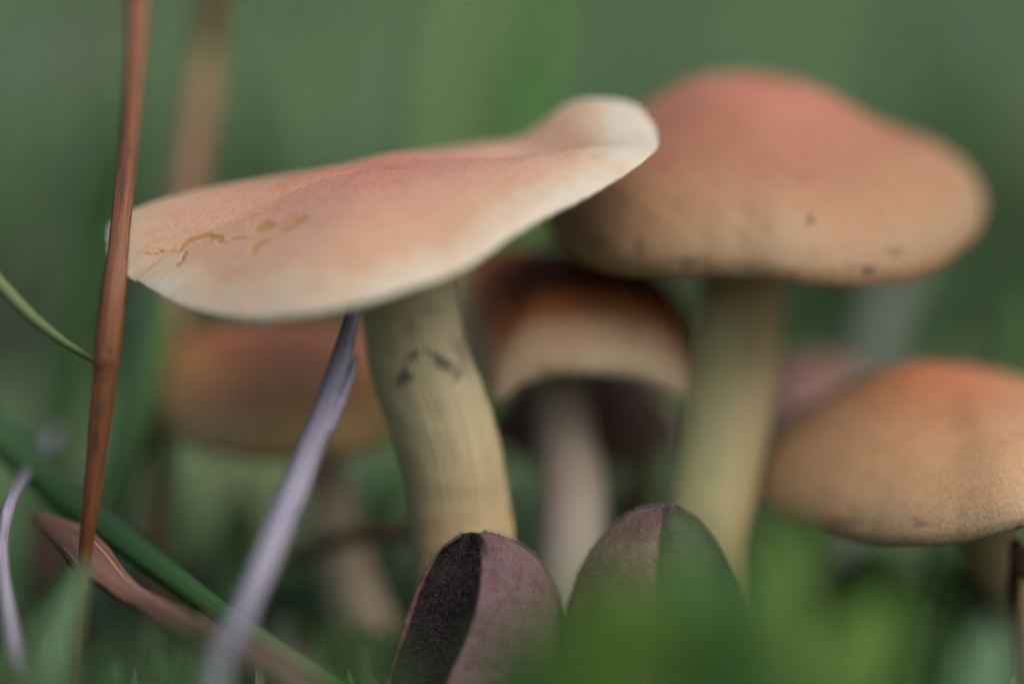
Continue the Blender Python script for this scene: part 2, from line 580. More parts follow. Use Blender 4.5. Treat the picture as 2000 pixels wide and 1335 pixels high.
def lobe1(v, tt):
    # paler skin towards the lifted side
    px = to_px(v)[0]
    tt += .16 * np.clip((px - 930) / 330, 0, 1) ** 1.2 * np.clip(tt * 2.5 - .6, 0, 1)
    np.clip(tt, 0, 1, out=tt)
    # the far right of the cap is thrown up into a rounded wave
    c = P(1172, 260, 1.65)
    q = ((v[:, 0] - c[0]) / np.where(v[:, 0] < c[0], .0054, .0066)) ** 2 + ((v[:, 1] - c[1]) / .0085) ** 2
    v[:, 2] += 0.0034 * np.exp(-.75 * q ** 1.6)
    c = P(1090, 290, .85)
    q = ((v[:, 0] - c[0]) / .0085) ** 2 + ((v[:, 1] - c[1]) / .0048) ** 2
    v[:, 2] -= .0027 * np.exp(-q)
    c = P(1080, 300, -.05)
    q = ((v[:, 0] - c[0]) / .009) ** 2 + ((v[:, 1] - c[1]) / .004) ** 2
    v[:, 2] += .0004 * np.exp(-q)
tears1 = [[(497, 449, 2), (505, 446, 7), (520, 440, 9), (535, 437, 3)], [(545, 450, 2), (570, 440, 4), (585, 430, 6), (596, 421, 4)],
          [(432, 474, 2), (455, 468, 3), (480, 463, 2)], [(350, 488, 2), (370, 469, 4), (400, 460, 5), (430, 465, 5), (425, 472, 3)],
          [(490, 500, 1.5), (500, 480, 5), (515, 470, 4), (525, 464, 2)], [(284, 492, 1.5), (298, 495, 2), (318, 490, 2.5)],
          [(345, 518, 2), (353, 510, 3), (358, 503, 4), (362, 492, 2)], [(335, 492, 1), (352, 490, 2)]]
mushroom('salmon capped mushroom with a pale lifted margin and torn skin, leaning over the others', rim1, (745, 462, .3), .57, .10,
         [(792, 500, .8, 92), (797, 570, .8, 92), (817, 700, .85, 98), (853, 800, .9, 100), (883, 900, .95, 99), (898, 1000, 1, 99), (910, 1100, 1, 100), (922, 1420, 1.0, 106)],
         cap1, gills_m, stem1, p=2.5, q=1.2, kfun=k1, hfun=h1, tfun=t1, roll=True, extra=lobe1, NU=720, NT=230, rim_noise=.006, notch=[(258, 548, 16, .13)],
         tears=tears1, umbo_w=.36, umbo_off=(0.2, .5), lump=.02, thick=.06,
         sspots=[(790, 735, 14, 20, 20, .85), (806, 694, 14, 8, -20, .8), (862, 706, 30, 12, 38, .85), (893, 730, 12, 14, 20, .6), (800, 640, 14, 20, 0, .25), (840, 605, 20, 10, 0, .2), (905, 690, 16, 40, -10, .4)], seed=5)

# 2. tall domed cap behind on the right -------------------------------------
cap2 = cap_mat('domed_cap_skin', [(0.0, (0.66, 0.23, 0.12)), (0.25, (0.66, 0.29, 0.19)), (0.42, (0.61, 0.28, 0.165)), (0.6, (0.57, 0.28, 0.16)), (0.8, (0.60, 0.37, 0.20)), (1.0, (0.60, 0.46, 0.27))], k=(.55, .49, .47), speck=0.6, mottle=1.0)
stem2 = stem_mat('olive_stem_skin', [(0.0, (0.46, 0.38, 0.21)), (0.5, (0.46, 0.39, 0.21)), (1.0, (0.38, 0.31, 0.14))])
rim2 = [(1050, 430, 2.9), (1090, 492, 2.0), (1180, 530, 1.3), (1290, 547, .9), (1380, 545, .75), (1450, 545, .7), (1540, 553, .65), (1650, 563, .8),
        (1760, 555, 1.2), (1860, 522, 1.8), (1918, 462, 2.7), (1900, 415, 3.8), (1750, 390, 4.6), (1480, 378, 5.0), (1250, 385, 4.6), (1100, 402, 3.9)]
spots2 = [(1582, 430, 9, 12, 20, .7), (1695, 528, 14, 11, 0, .85), (1665, 522, 20, 8, 0, .35), (1748, 492, 14, 8, 10, .65), (1345, 510, 24, 14, 0, .45), (1248, 484, 8, 20, 0, .7), (1543, 542, 4, 12, 0, .5), (1170, 470, 20, 12, 0, .4)]
mushroom('tall domed mushroom with a pinkish knob and dark spotted margin on an olive stem', rim2, (1485, 478, 2.8), 1.07, .54,
         [(1455, 470, 2.6, 80), (1450, 560, 2.6, 82), (1437, 700, 2.5, 84), (1420, 820, 2.4, 84), (1398, 950, 2.3, 82), (1385, 1080, 2.2, 80), (1378, 1420, 2.2, 84)],
         cap2, gills_m, stem2, p=2.5, q=1.6, NU=300, NT=110, rim_noise=.004, spots=spots2, umbo_w=.5, umbo_p=1.5, umbo_off=(-.12, .1), lump=.03, thick=.2, roll=True, seed=9)

# 3. cap with an arched margin in the middle ---------------------------------
cap3 = cap_mat('arched_cap_shaded_skin', [(0.0, (0.12, 0.025, 0.007)), (0.66, (0.20, 0.05, 0.014)), (0.83, (0.46, 0.16, 0.055)), (0.93, (0.70, 0.46, 0.29)), (1.0, (0.78, 0.67, 0.48))], k=(.8, .8, .8), mottle=.25, spec=.05, rough=.8, speck=0.2)  # near-black crown is painted shade from the caps above; rust and cream are skin
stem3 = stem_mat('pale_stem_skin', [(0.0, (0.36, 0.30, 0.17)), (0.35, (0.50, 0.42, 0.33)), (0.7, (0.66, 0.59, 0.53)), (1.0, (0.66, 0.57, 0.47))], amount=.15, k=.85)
rim3 = [(880, 650, 4.1), (906, 700, 3.0), (938, 752, 2.25), (964, 786, 1.95), (1012, 754, 1.85), (1080, 734, 1.78), (1160, 731, 1.75), (1240, 739, 1.8), (1305, 760, 1.95), (1352, 782, 2.35),
        (1365, 735, 3.1), (1330, 690, 4.2), (1150, 640, 5.2), (970, 615, 5.3), (885, 622, 4.9)]
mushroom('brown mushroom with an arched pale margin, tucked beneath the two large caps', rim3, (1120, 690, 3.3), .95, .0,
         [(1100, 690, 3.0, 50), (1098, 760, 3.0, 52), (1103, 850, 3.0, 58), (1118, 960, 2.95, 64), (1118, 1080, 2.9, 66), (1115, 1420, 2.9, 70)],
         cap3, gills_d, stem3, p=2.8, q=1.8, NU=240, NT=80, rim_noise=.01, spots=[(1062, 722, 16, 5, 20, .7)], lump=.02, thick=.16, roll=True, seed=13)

# 4. low cap at the left, behind --------------------------------------------
cap4 = cap_mat('amber_cap_shaded_skin', [(0.0, (0.14, 0.04, 0.014)), (0.5, (0.22, 0.075, 0.026)), (0.82, (0.40, 0.20, 0.08)), (1.0, (0.55, 0.39, 0.20))], k=(.92, .88, .78), speck=0.2)  # crown darkened in colour for the shade under the front cap
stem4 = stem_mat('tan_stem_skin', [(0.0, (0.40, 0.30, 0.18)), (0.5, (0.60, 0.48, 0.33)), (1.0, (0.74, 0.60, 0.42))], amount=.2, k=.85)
rim4 = [(305, 790, 4.3), (330, 850, 3.5), (400, 890, 2.9), (500, 903, 2.6), (600, 900, 2.6), (700, 890, 2.9), (775, 855, 3.6), (800, 800, 4.5), (760, 755, 5.5), (560, 730, 6.1), (380, 745, 5.4)]
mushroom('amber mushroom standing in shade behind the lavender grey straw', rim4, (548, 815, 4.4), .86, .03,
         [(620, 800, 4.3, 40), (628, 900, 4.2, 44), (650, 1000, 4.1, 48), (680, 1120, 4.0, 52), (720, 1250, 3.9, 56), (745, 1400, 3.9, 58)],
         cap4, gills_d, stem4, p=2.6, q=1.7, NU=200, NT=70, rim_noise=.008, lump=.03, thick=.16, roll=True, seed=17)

# 5. cap at the lower right --------------------------------------------------
cap5 = cap_mat('orange_cap_skin', [(0.0, (0.60, 0.20, 0.06)), (0.22, (0.60, 0.22, 0.08)), (0.42, (0.59, 0.28, 0.13)), (0.62, (0.62, 0.38, 0.21)), (0.9, (0.62, 0.43, 0.24)), (1.0, (0.44, 0.38, 0.24))], k=(0.64, 0.57, 0.50), grain=2700, speck=1.2)
rim5 = [(1480, 945, 2.7), (1515, 1012, 1.9), (1610, 1046, 1.1), (1740, 1066, .5), (1860, 1064, .2), (1985, 1036, 0), (2110, 1000, .3), (2205, 960, 1.4),
        (2210, 920, 2.8), (2080, 880, 4.0), (1880, 840, 4.6), (1670, 855, 4.3), (1535, 890, 3.6)]
mushroom('orange mushroom with a rounded grainy cap sitting low among green leaves', rim5, (1850, 955, 2.4), 1.02, .18,
         [(1915, 960, 2.4, 62), (1930, 1040, 2.4, 62), (1965, 1110, 2.4, 62), (2010, 1200, 2.3, 64), (2040, 1420, 2.3, 66)],
         cap5, gills_d, stem2, p=2.2, q=1.5, NU=300, NT=110, rim_noise=.003, spots=[(1640, 1018, 34, 12, 10, .5), (1797, 1020, 16, 8, 30, .55), (1990, 1029, 8, 6, 0, .8)], lump=.02, thick=.12, roll=True, umbo_off=(-.15, .1), umbo_w=.4, seed=21)

# 6. pinkish cap far behind the olive stem -----------------------------------
cap6 = cap_mat('mauve_cap_skin', [(0.0, (0.46, 0.20, 0.17)), (0.6, (0.42, 0.19, 0.15)), (1.0, (0.40, 0.27, 0.2))], k=(.62, .66, .68), speck=0.2)
rim6 = [(1440, 830, 7.2), (1500, 868, 6.0), (1590, 878, 5.6), (1690, 860, 6.0), (1735, 820, 7.2), (1690, 785, 8.6), (1590, 772, 9.0), (1490, 785, 8.6)]
mushroom('small mauve mushroom behind the olive stem and the orange cap', rim6, (1588, 825, 7.2), .62, .05,
         [(1588, 830, 7.2, 34), (1590, 950, 7.2, 36), (1592, 1260, 7.2, 40)], cap6, gills_d, stem2, NU=120, NT=40, q=1.2, gills=60, seed=23)

# 7. little dull cap behind the arched one -----------------------------------
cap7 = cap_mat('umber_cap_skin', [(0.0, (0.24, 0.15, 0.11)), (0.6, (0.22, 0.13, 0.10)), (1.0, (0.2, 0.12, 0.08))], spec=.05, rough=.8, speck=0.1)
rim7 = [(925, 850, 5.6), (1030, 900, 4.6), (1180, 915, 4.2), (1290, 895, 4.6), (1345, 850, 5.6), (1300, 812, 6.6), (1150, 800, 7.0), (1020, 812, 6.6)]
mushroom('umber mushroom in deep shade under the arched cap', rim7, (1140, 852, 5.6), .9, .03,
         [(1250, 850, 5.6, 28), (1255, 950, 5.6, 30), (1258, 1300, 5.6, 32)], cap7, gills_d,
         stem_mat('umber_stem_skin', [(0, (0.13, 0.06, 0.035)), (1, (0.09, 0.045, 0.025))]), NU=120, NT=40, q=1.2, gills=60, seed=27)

# ------------------------------------------------------------------ blades, straws, leaves
def finish(pts):
    """run a blade on beyond the picture: a tapering tip above it, its foot down in the soil below it"""
    pts = [tuple(p) for p in pts]
    x, y, d, w = pts[0]
    if y < 0:
        x1, y1, d1, w1 = pts[1]
        k = 260 / max(60, y1 - y)
        pts.insert(0, (x - (x1 - x) * k + 20, y - 260, d + (d - d1) * k * .5, max(2, w * .12)))
    x, y, d, w = pts[-1]
    if y >= 1300:
        z = P(x, y, d)[2]
        if z > 0.0:
            x1, y1, d1, w1 = pts[-2]
            dy = z / (S * (D + d * .01) / D * math.cos(PITCH)) + 40
            pts.append((x + (x - x1) * .3, y + dy, d, w * .8))
    return pts

def blade(name, label, cat, pts, mat, fold=0.25, thin=0.10, face=0.0, group=None, seg=60, parent=None, spots=(), twist=0.0, seed=0, wav=0.0):
    """pts rows (px,py,d,halfwidth_px). A blade with a lens-shaped, folded, closed cross section."""
    pts = finish(pts)
    A = np.array([[*P(x, y, d), w * S * (D + d * .01) / D] for (x, y, d, w) in pts])
    A = catmull(A, seg)
    c, r = A[:, :3], np.maximum(A[:, 3], 0.00002)
    tg = np.gradient(c, axis=0); tg /= np.linalg.norm(tg, axis=1)[:, None]
    a0 = np.cross(tg, FW); a0 /= np.linalg.norm(a0, axis=1)[:, None]
    b0 = np.cross(a0, tg)
    ang = math.radians(face) + np.linspace(0, math.radians(twist), seg)
    ca, sa = np.cos(ang)[:, None], np.sin(ang)[:, None]
    a = a0 * ca + b0 * sa
    b = -a0 * sa + b0 * ca
    xs = np.array([-1, -.55, 0, .55, 1, .55, 0, -.55])
    ys = np.array([fold, fold * .5 + thin, thin, fold * .5 + thin, fold, fold * .5 - thin, -thin, fold * .5 - thin])
    ns = len(xs)
    v = c[:, None, :] + a[:, None, :] * (xs[None] * r[:, None])[..., None] + b[:, None, :] * (ys[None] * r[:, None])[..., None]
    fl = v.reshape(-1, 3)
    if wav:
        fl = fl + np.outer(wob(fl, 500, seed, 2) * wav * 0.01, UP)
    faces = [tuple(x) for x in grid_faces(seg, ns, True)]
    faces.append(tuple(range(ns))[::-1]); faces.append(tuple((seg - 1) * ns + i for i in range(ns)))
    rad = np.stack([np.repeat(np.linspace(0, 1, seg), ns), np.tile(xs * 0.5 + (ys < 0) * 3, seg), np.full(seg * ns, seed * 1.7)], 1)
    sv = apply_spots(fl, spots, 99) if len(spots) else np.zeros(len(fl))
    me = make_mesh(name, fl, faces, {'rad': rad, 'spot': sv})
    end = c[-1] if c[-1, 2] < c[0, 2] else c[0]
    o = put(name, me, mat, parent, end)
    if parent is None:
        tag(o, label, cat, group)
    return o

green_m = blade_mat('fresh_grass', (0.045, 0.12, 0.025), (0.06, 0.16, 0.04), rough=.4)
blue_m = blade_mat('bluish_grass', (0.06, 0.14, 0.075), (0.08, 0.18, 0.10), rough=.4)
dark_m = blade_mat('dark_grass', (0.02, 0.07, 0.012), (0.035, 0.10, 0.02), rough=.5)
olive_m = blade_mat('olive_grass', (0.11, 0.17, 0.04), (0.17, 0.22, 0.08), rough=.45)
grey_m = blade_mat('weathered_straw', (0.46, 0.44, 0.56), (0.16, 0.15, 0.22), dirt=(0.12, 0.10, 0.11), rough=.5)
tan_m = blade_mat('tan_straw', (0.40, 0.28, 0.16), (0.30, 0.20, 0.11), rough=.5)
rust_m = blade_mat('rusty_straw', (0.23, 0.085, 0.030), (0.12, 0.043, 0.018), dirt=(0.035, 0.017, 0.013), rough=.45)
brown_m = blade_mat('brown_dry_leaf', (0.38, 0.21, 0.15), (0.10, 0.045, 0.03), tip=(0.30, 0.22, 0.16), dirt=(0.04, 0.022, 0.02), rough=.65)

def round_stalk(name, label, cat, pts, mat, group=None, seed=3, nodes=()):
    pts = finish(pts)
    sp = np.array([[*P(x, y, d), w * S * (D + d * .01) / D] for (x, y, d, w) in pts])
    th = thing(name, label, cat, sp[-1, :3], group)
    fl, faces, along, radv = tube(sp, 20, 140, seed, ridge=.10, lumpy=.05)
    rv = np.stack([along, np.arctan2(radv[:, 1], radv[:, 0]) * .35, radv[:, 0]], 1)
    sv = apply_spots(fl, nodes, 9) if len(nodes) else np.zeros(len(fl))
    put('stalk', make_mesh('stalk', fl, faces, {'rad': rv, 'spot': sv}), mat, th)
    return th

# rusty stalk crossing the tip of the front cap
rs = round_stalk('dry_stalk', 'rust brown dry stalk standing against the tip of the salmon cap', 'stalk',
            [(276, -60, 2.0, 19), (266, 100, 1.6, 17), (254, 260, .9, 16), (240, 400, .1, 17), (228, 520, -.3, 19), (215, 640, -.45, 22), (203, 760, -.45, 21), (190, 880, -.4, 18),
             (176, 1000, -.3, 15), (163, 1120, -.1, 10), (152, 1250, .1, 7), (146, 1420, .3, 6)], rust_m,
            nodes=[(206, 700, 20, 12, 20, .75), (196, 800, 10, 24, 15, .5), (186, 870, 8, 20, 10, .5), (203, 735, 14, 10, 0, .3), (240, 370, 5, 50, 5, .6), (155, 1200, 5, 40, 5, .6)])
sp = np.array([[*P(x, y, d), w * S] for (x, y, d, w) in [(212, 685, -.45, 22.5), (208, 702, -.45, 25), (204, 720, -.45, 22.5)]])
fl, faces, along, radv = tube(sp, 20, 12, 4, ridge=.05, lumpy=0)
put('node', make_mesh('node', fl, faces, {'rad': np.stack([along, radv[:, 0], radv[:, 1]], 1), 'spot': np.full(len(fl), .35)}), rust_m, rs)
# blurred second stalk behind
round_stalk('dry_stalk', 'orange brown dry stalk rising behind the salmon cap, out of focus', 'stalk',
            [(428, -80, 5.2, 22), (405, 100, 5.6, 21), (384, 250, 5.2, 25), (362, 400, 4.8, 25), (340, 600, 4.4, 26), (318, 850, 4.2, 22), (300, 1320, 4.0, 20)],
            blade_mat('orange_straw', (0.24, 0.115, 0.055), (0.18, 0.09, 0.045)), seed=8)
# lavender straw, split at the top
ls = thing('dry_straw', 'lavender grey split straw leaning up beneath the salmon cap', 'straw', P(430, 1290, -2.2))
blade('straw_blade', None, None, [(700, 560, -.1, 9), (690, 605, -.2, 14), (668, 690, -.5, 20), (640, 780, -.7, 23), (605, 880, -1.0, 28), (565, 980, -1.5, 29), (520, 1090, -2.1, 28), (476, 1195, -2.8, 22), (430, 1330, -4, 24)],
      grey_m, fold=.5, thin=.25, parent=ls, seed=2)
blade('split_tip', None, None, [(698, 690, -.4, 2), (690, 716, -.45, 7), (668, 775, -.62, 12), (640, 840, -.8, 12)], grey_m, fold=.4, thin=.3, parent=ls, seed=4)
# grey curled straw at the left border
blade('dry_straw', 'whitish grey curled straw beside the broad green blade', 'straw',
      [(114, 834, 3.4, 8), (92, 868, 3.0, 14), (60, 905, 2.0, 15), (32, 950, .6, 15), (14, 995, -.1, 14), (4, 1060, -.2, 13), (6, 1130, -.5, 14), (18, 1220, -1, 18), (36, 1330, -1.6, 22), (50, 1420, -2, 24)],
      blade_mat('bleached_straw', (0.42, 0.41, 0.50), (0.15, 0.13, 0.17), dirt=(0.08, 0.06, 0.07)), fold=.4, thin=.3, seed=6)
# thin green blade meeting the rusty stalk
blade('grass_blade', 'thin green blade with a bleached edge touching the rust brown stalk', 'grass blade',
      [(-420, 1700, -2.4, 12), (-380, 1000, -2, 16), (-260, 520, -1.4, 17), (-140, 440, -1, 16), (-60, 488, -.7, 15), (0, 556, -.6, 15), (60, 618, -.5, 13), (120, 665, -.35, 9), (160, 690, -.2, 7), (196, 712, -.1, 4)],
      blade_mat('yellowing_grass', (0.09, 0.15, 0.035), (0.20, 0.25, 0.13)), fold=.5, thin=.25, seed=3)
# broad green blade crossing low at the left
blade('grass_blade', 'broad folded green blade sloping down across the rust brown stalk', 'grass blade',
      [(-520, 1300, 3.2, 26), (-470, 900, 3, 32), (-330, 680, 2.7, 34), (-220, 680, 2.4, 34), (-120, 740, 2.2, 34), (0, 845, 1.8, 36), (110, 945, 1.4, 36), (220, 1030, .9, 32), (330, 1115, .4, 29), (420, 1182, .0, 25), (520, 1250, -.2, 23), (640, 1325, -.3, 20), (760, 1400, -.3, 16)],
      blade_mat('deep_green_blade', (0.022, 0.08, 0.014), (0.065, 0.16, 0.05), rough=.32, nscale=(1, 9)), fold=.55, thin=.12, face=20, seed=9)
# brown curled dry leaf
blade('dry_leaf', 'brown curled dry leaf twisting behind the foot of the rust brown stalk', 'dry leaf',
      [(60, 1006, 1.0, 8), (102, 1026, .6, 26), (146, 1056, .2, 38), (188, 1096, -.05, 38), (230, 1140, -.3, 30), (285, 1180, -.7, 24), (350, 1212, -1.4, 26), (430, 1250, -2.4, 30), (520, 1300, -3.4, 34), (620, 1390, -4.2, 36)],
      brown_m, fold=.22, thin=.03, face=14, twist=-20, seed=5, wav=.03)
# blurred foreground blades, left
blade('grass_blade', 'pale green blade rising in front of the foot of the rust brown stalk', 'grass blade',
      [(174, 1085, -2.2, 4), (152, 1135, -2.6, 16), (124, 1205, -3.2, 28), (92, 1290, -3.8, 38), (60, 1430, -4.4, 44)], blade_mat('pale_green_blade', (0.10, 0.19, 0.09), (0.12, 0.22, 0.11)), fold=.3, thin=.06, seed=7)
blade('grass_blade', 'dark green blade arching behind the rust brown stalk, out of focus', 'grass blade',
      [(345, 470, 4.6, 10), (325, 600, 4.2, 24), (300, 740, 3.6, 34), (262, 880, 3.1, 40), (212, 1010, 2.7, 38), (150, 1130, 2.3, 34), (60, 1260, 1.9, 32), (-20, 1400, 1.7, 30)], green_m, fold=.5, thin=.08, face=30, seed=10)
blade('grass_blade', 'grey green blade arching beside the dark green one behind the stalk', 'grass blade',
      [(318, 420, 7, 14), (290, 640, 5.5, 34), (250, 830, 4.6, 40), (205, 1000, 4.0, 40), (150, 1200, 3.5, 36), (110, 1400, 3.2, 34)], blue_m, fold=.3, thin=.06, face=-20, seed=12)

# background blades that still read as streaks
vivid_m = blade_mat('vivid_grass', (0.06, 0.20, 0.02), (0.08, 0.23, 0.035), rough=.6)
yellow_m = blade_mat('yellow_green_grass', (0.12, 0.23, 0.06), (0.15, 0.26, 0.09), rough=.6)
lifted_olive_m = blade_mat('light_lifted_olive_grass', (0.15, 0.20, 0.09), (0.19, 0.24, 0.12), rough=.6)  # colour lightened in place of light reaching the shaded gap
bgb = [
    ('wide grey straw slanting through the upper grass behind the stalks', [(330, -40, 9, 12), (220, 30, 9, 17), (90, 85, 9, 19), (-60, 130, 9, 19), (-250, 230, 9, 18), (-480, 480, 9, 16), (-600, 1100, 9, 14)], blade_mat('dull_straw', (0.17, 0.19, 0.18), (0.13, 0.14, 0.13)), 0),
    ('bright green upright blade rising behind the hump of the salmon cap', [(1062, -80, 9, 24), (1050, 100, 8.6, 30), (1030, 300, 8.2, 32), (960, 640, 7.8, 30), (900, 900, 7.6, 28), (880, 1150, 7.4, 28)], vivid_m, 10),
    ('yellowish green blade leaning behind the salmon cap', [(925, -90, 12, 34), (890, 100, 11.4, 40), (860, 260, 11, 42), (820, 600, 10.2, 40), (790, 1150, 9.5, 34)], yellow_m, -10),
    ('slim straw arching over the bright green blade', [(1060, -40, 8, 8), (1000, 40, 8.2, 9), (955, 110, 8.6, 10), (920, 200, 9, 10), (890, 400, 9.4, 10), (880, 1150, 9.6, 10)], olive_m, 0),
    ('dark green upright blade behind the grey straw', [(225, 150, 7, 12), (205, 320, 7, 44), (165, 480, 7, 50), (120, 700, 6.8, 46), (95, 1250, 6.6, 40)], dark_m, 0),
    ('violet grey dead blade in the shaded grass', [(120, 180, 10, 20), (85, 360, 9.6, 36), (48, 520, 9.2, 38), (20, 700, 9, 38), (-10, 1200, 8.6, 34)], blade_mat('violet_straw', (0.15, 0.14, 0.16), (0.10, 0.09, 0.11)), 0),
    ('brownish green blade far behind the domed cap', [(1560, -80, 16, 30), (1540, 100, 15.6, 36), (1520, 400, 15, 40), (1500, 1000, 14, 38)], olive_m, 12),
    ('blue green blade beyond the right side of the domed cap', [(1900, -90, 14, 36), (1870, 120, 13.5, 46), (1835, 330, 13, 50), (1790, 600, 12.4, 48), (1740, 1080, 11.6, 44)], blue_m, -8),
    ('olive blade bending past the margin of the domed cap', [(2080, 60, 11, 24), (2010, 250, 10.6, 36), (1955, 430, 10.2, 40), (1915, 620, 9.8, 38), (1880, 1120, 9, 34)], olive_m, 15),
    ('dull grey blade standing between the domed cap and the orange one', [(1790, 480, 9, 20), (1745, 580, 8.7, 40), (1710, 690, 8.4, 46), (1680, 900, 8.1, 44), (1660, 1150, 7.8, 40)], blade_mat('dull_blade', (0.14, 0.17, 0.14), (0.11, 0.14, 0.10)), 0),
    ('green blade standing behind the crown of the orange cap', [(2020, 560, 8, 20), (2000, 680, 7.8, 36), (1990, 900, 7.6, 38), (1985, 1150, 7.4, 34)], green_m, 0),
    ('green blade in the shade between the cream stem and the amber mushroom', [(760, 860, 6.6, 10), (752, 940, 6.4, 30), (742, 1010, 6.2, 34), (730, 1140, 6, 30), (722, 1250, 5.9, 26)], green_m, 0),
    ('reddish straw lying level behind the cream stem', [(560, 1092, 3.2, 16), (680, 1050, 2.9, 18), (800, 1035, 2.6, 18), (900, 1030, 2.3, 16)], blade_mat('reddish_straw', (0.20, 0.11, 0.06), (0.14, 0.08, 0.045)), 0),
    ('green blade in the gap beside the pale inner stem', [(1215, 930, 5.2, 8), (1208, 1000, 5, 26), (1200, 1080, 4.8, 30), (1192, 1280, 4.6, 26)], dark_m, 0),
    ('lightened olive blade behind the lavender straw', [(415, 840, 8.6, 8), (400, 940, 8.3, 60), (385, 1040, 8, 74), (372, 1200, 7.6, 60)], lifted_olive_m, 0),
    ('lightened yellowish blade in the gap beside the tan stem', [(565, 850, 8.4, 10), (545, 950, 8.1, 60), (522, 1050, 7.8, 70), (505, 1200, 7.5, 56)], lifted_olive_m, 15),
    ('soft green blade between the lightened olive blade and the rust brown stalk', [(300, 880, 7.4, 8), (290, 980, 7.2, 44), (278, 1080, 7, 50), (270, 1200, 6.8, 44)], lifted_olive_m, -10),
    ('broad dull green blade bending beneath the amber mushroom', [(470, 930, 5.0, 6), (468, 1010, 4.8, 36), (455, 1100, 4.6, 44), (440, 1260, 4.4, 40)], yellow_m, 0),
    ('tawny dead blade low behind the brown curled leaf', [(60, 1010, 3.4, 10), (90, 1090, 3.2, 46), (115, 1180, 3, 54), (130, 1330, 2.8, 46)], blade_mat('tawny_blade', (0.12, 0.06, 0.022), (0.08, 0.04, 0.016)), 0),
    ('pale green blade crossing in front of the olive stem', [(1400, 620, -4.5, 4), (1390, 760, -4.7, 9), (1378, 900, -5, 13), (1366, 1040, -5.4, 16), (1356, 1180, -6.2, 18), (1350, 1420, -6.4, 24)], blade_mat('pale_blade', (0.26, 0.36, 0.16), (0.30, 0.40, 0.20)), 0),
]
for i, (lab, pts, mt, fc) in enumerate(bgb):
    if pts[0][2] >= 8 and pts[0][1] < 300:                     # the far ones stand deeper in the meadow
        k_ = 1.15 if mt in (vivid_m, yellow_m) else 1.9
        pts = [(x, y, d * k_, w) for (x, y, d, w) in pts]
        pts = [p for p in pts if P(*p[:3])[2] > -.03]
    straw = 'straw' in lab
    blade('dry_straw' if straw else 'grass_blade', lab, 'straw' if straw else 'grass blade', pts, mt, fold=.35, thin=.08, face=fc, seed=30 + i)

# small blades low in the picture -------------------------------------------
low_spots = [(-100, 150, 'below the whitish curled straw'), (150, 350, 'below the brown curled leaf'), (350, 560, 'below the lavender straw'),
             (560, 800, 'beside the dark face of the purple leaf'), (1400, 1600, 'beside the dark green hairy leaf'),
             (1600, 1800, 'beneath the orange cap'), (1800, 2100, 'by the dark hollow under the orange cap')]
shades = {'green': green_m, 'bluish green': blue_m, 'olive': olive_m, 'tan dead': tan_m}
for i in range(48):
    d = random.uniform(-9, -5) if i % 4 else random.uniform(2.5, 6)
    x0 = random.choice([random.uniform(-40, 760), random.uniform(-40, 760), random.uniform(1420, 2040)])
    top = random.uniform(1200, 1320) if x0 < 780 else random.uniform(1130, 1290)
    lean = random.uniform(-90, 90)
    w = random.uniform(12, 26)
    shade = random.choice(['green', 'green', 'bluish green', 'olive', 'tan dead' if random.random() < .35 else 'green'])
    where = [q for a_, b_, q in low_spots if a_ <= x0 < b_][0]
    lab = '%s %s turf blade %s' % ('wide' if w > 19 else 'slim', shade, where)
    blade('dry_grass_blade' if shade == 'tan dead' else 'grass_blade', lab, 'grass blade',
          [(x0 + lean, top, d - .3, 2), (x0 + lean * .6, top + 60, d - .1, w), (x0 + lean * .2, top + 160, d, w), (x0, top + 320, d + .1, w * .9)],
          shades[shade], fold=.4, thin=.1, face=random.uniform(-50, 50), group=lab.replace('turf blade', 'turf blades'), seg=16, seed=60 + i)

# ------------------------------------------------------------------ hairy folded leaves
def leaf_mat(name, ca, cb, cc, cd):
    m, t, bs = new_mat(name)
    tc = N(t, 'ShaderNodeTexCoord').outputs['Object']
    side = attr(t, 't').outputs['Fac']
    n1 = noise(t, tc, 700, 4); n2 = noise(t, tc, 5200, 2, .7)
    a = ramp(t, n1, [(0.35, ca), (0.65, cb)]); b = ramp(t, n1, [(0.35, cc), (0.65, cd)])
    c = mix(t, side, a, b)
    g = ramp(t, n2, [(0.5, (0, 0, 0)), (0.75, (1, 1, 1))])
    c = mix(t, math_(t, 'MULTIPLY', g, .12), c, (0.25, 0.19, 0.21))
    t.links.new(c, bs.inputs['Base Color'])
    bs.inputs['Roughness'].default_value = .75
    bs.inputs['Specular IOR Level'].default_value = .15
    bump(t, math_(t, 'ADD', n1, math_(t, 'MULTIPLY', n2, .5)), .6, .0004, bs)
    return m

hair_m, t_, bs_ = new_mat('leaf_hair')
bs_.inputs['Base Color'].default_value = (0.11, 0.085, 0.08, 1); bs_.inputs['Roughness'].default_value = .5

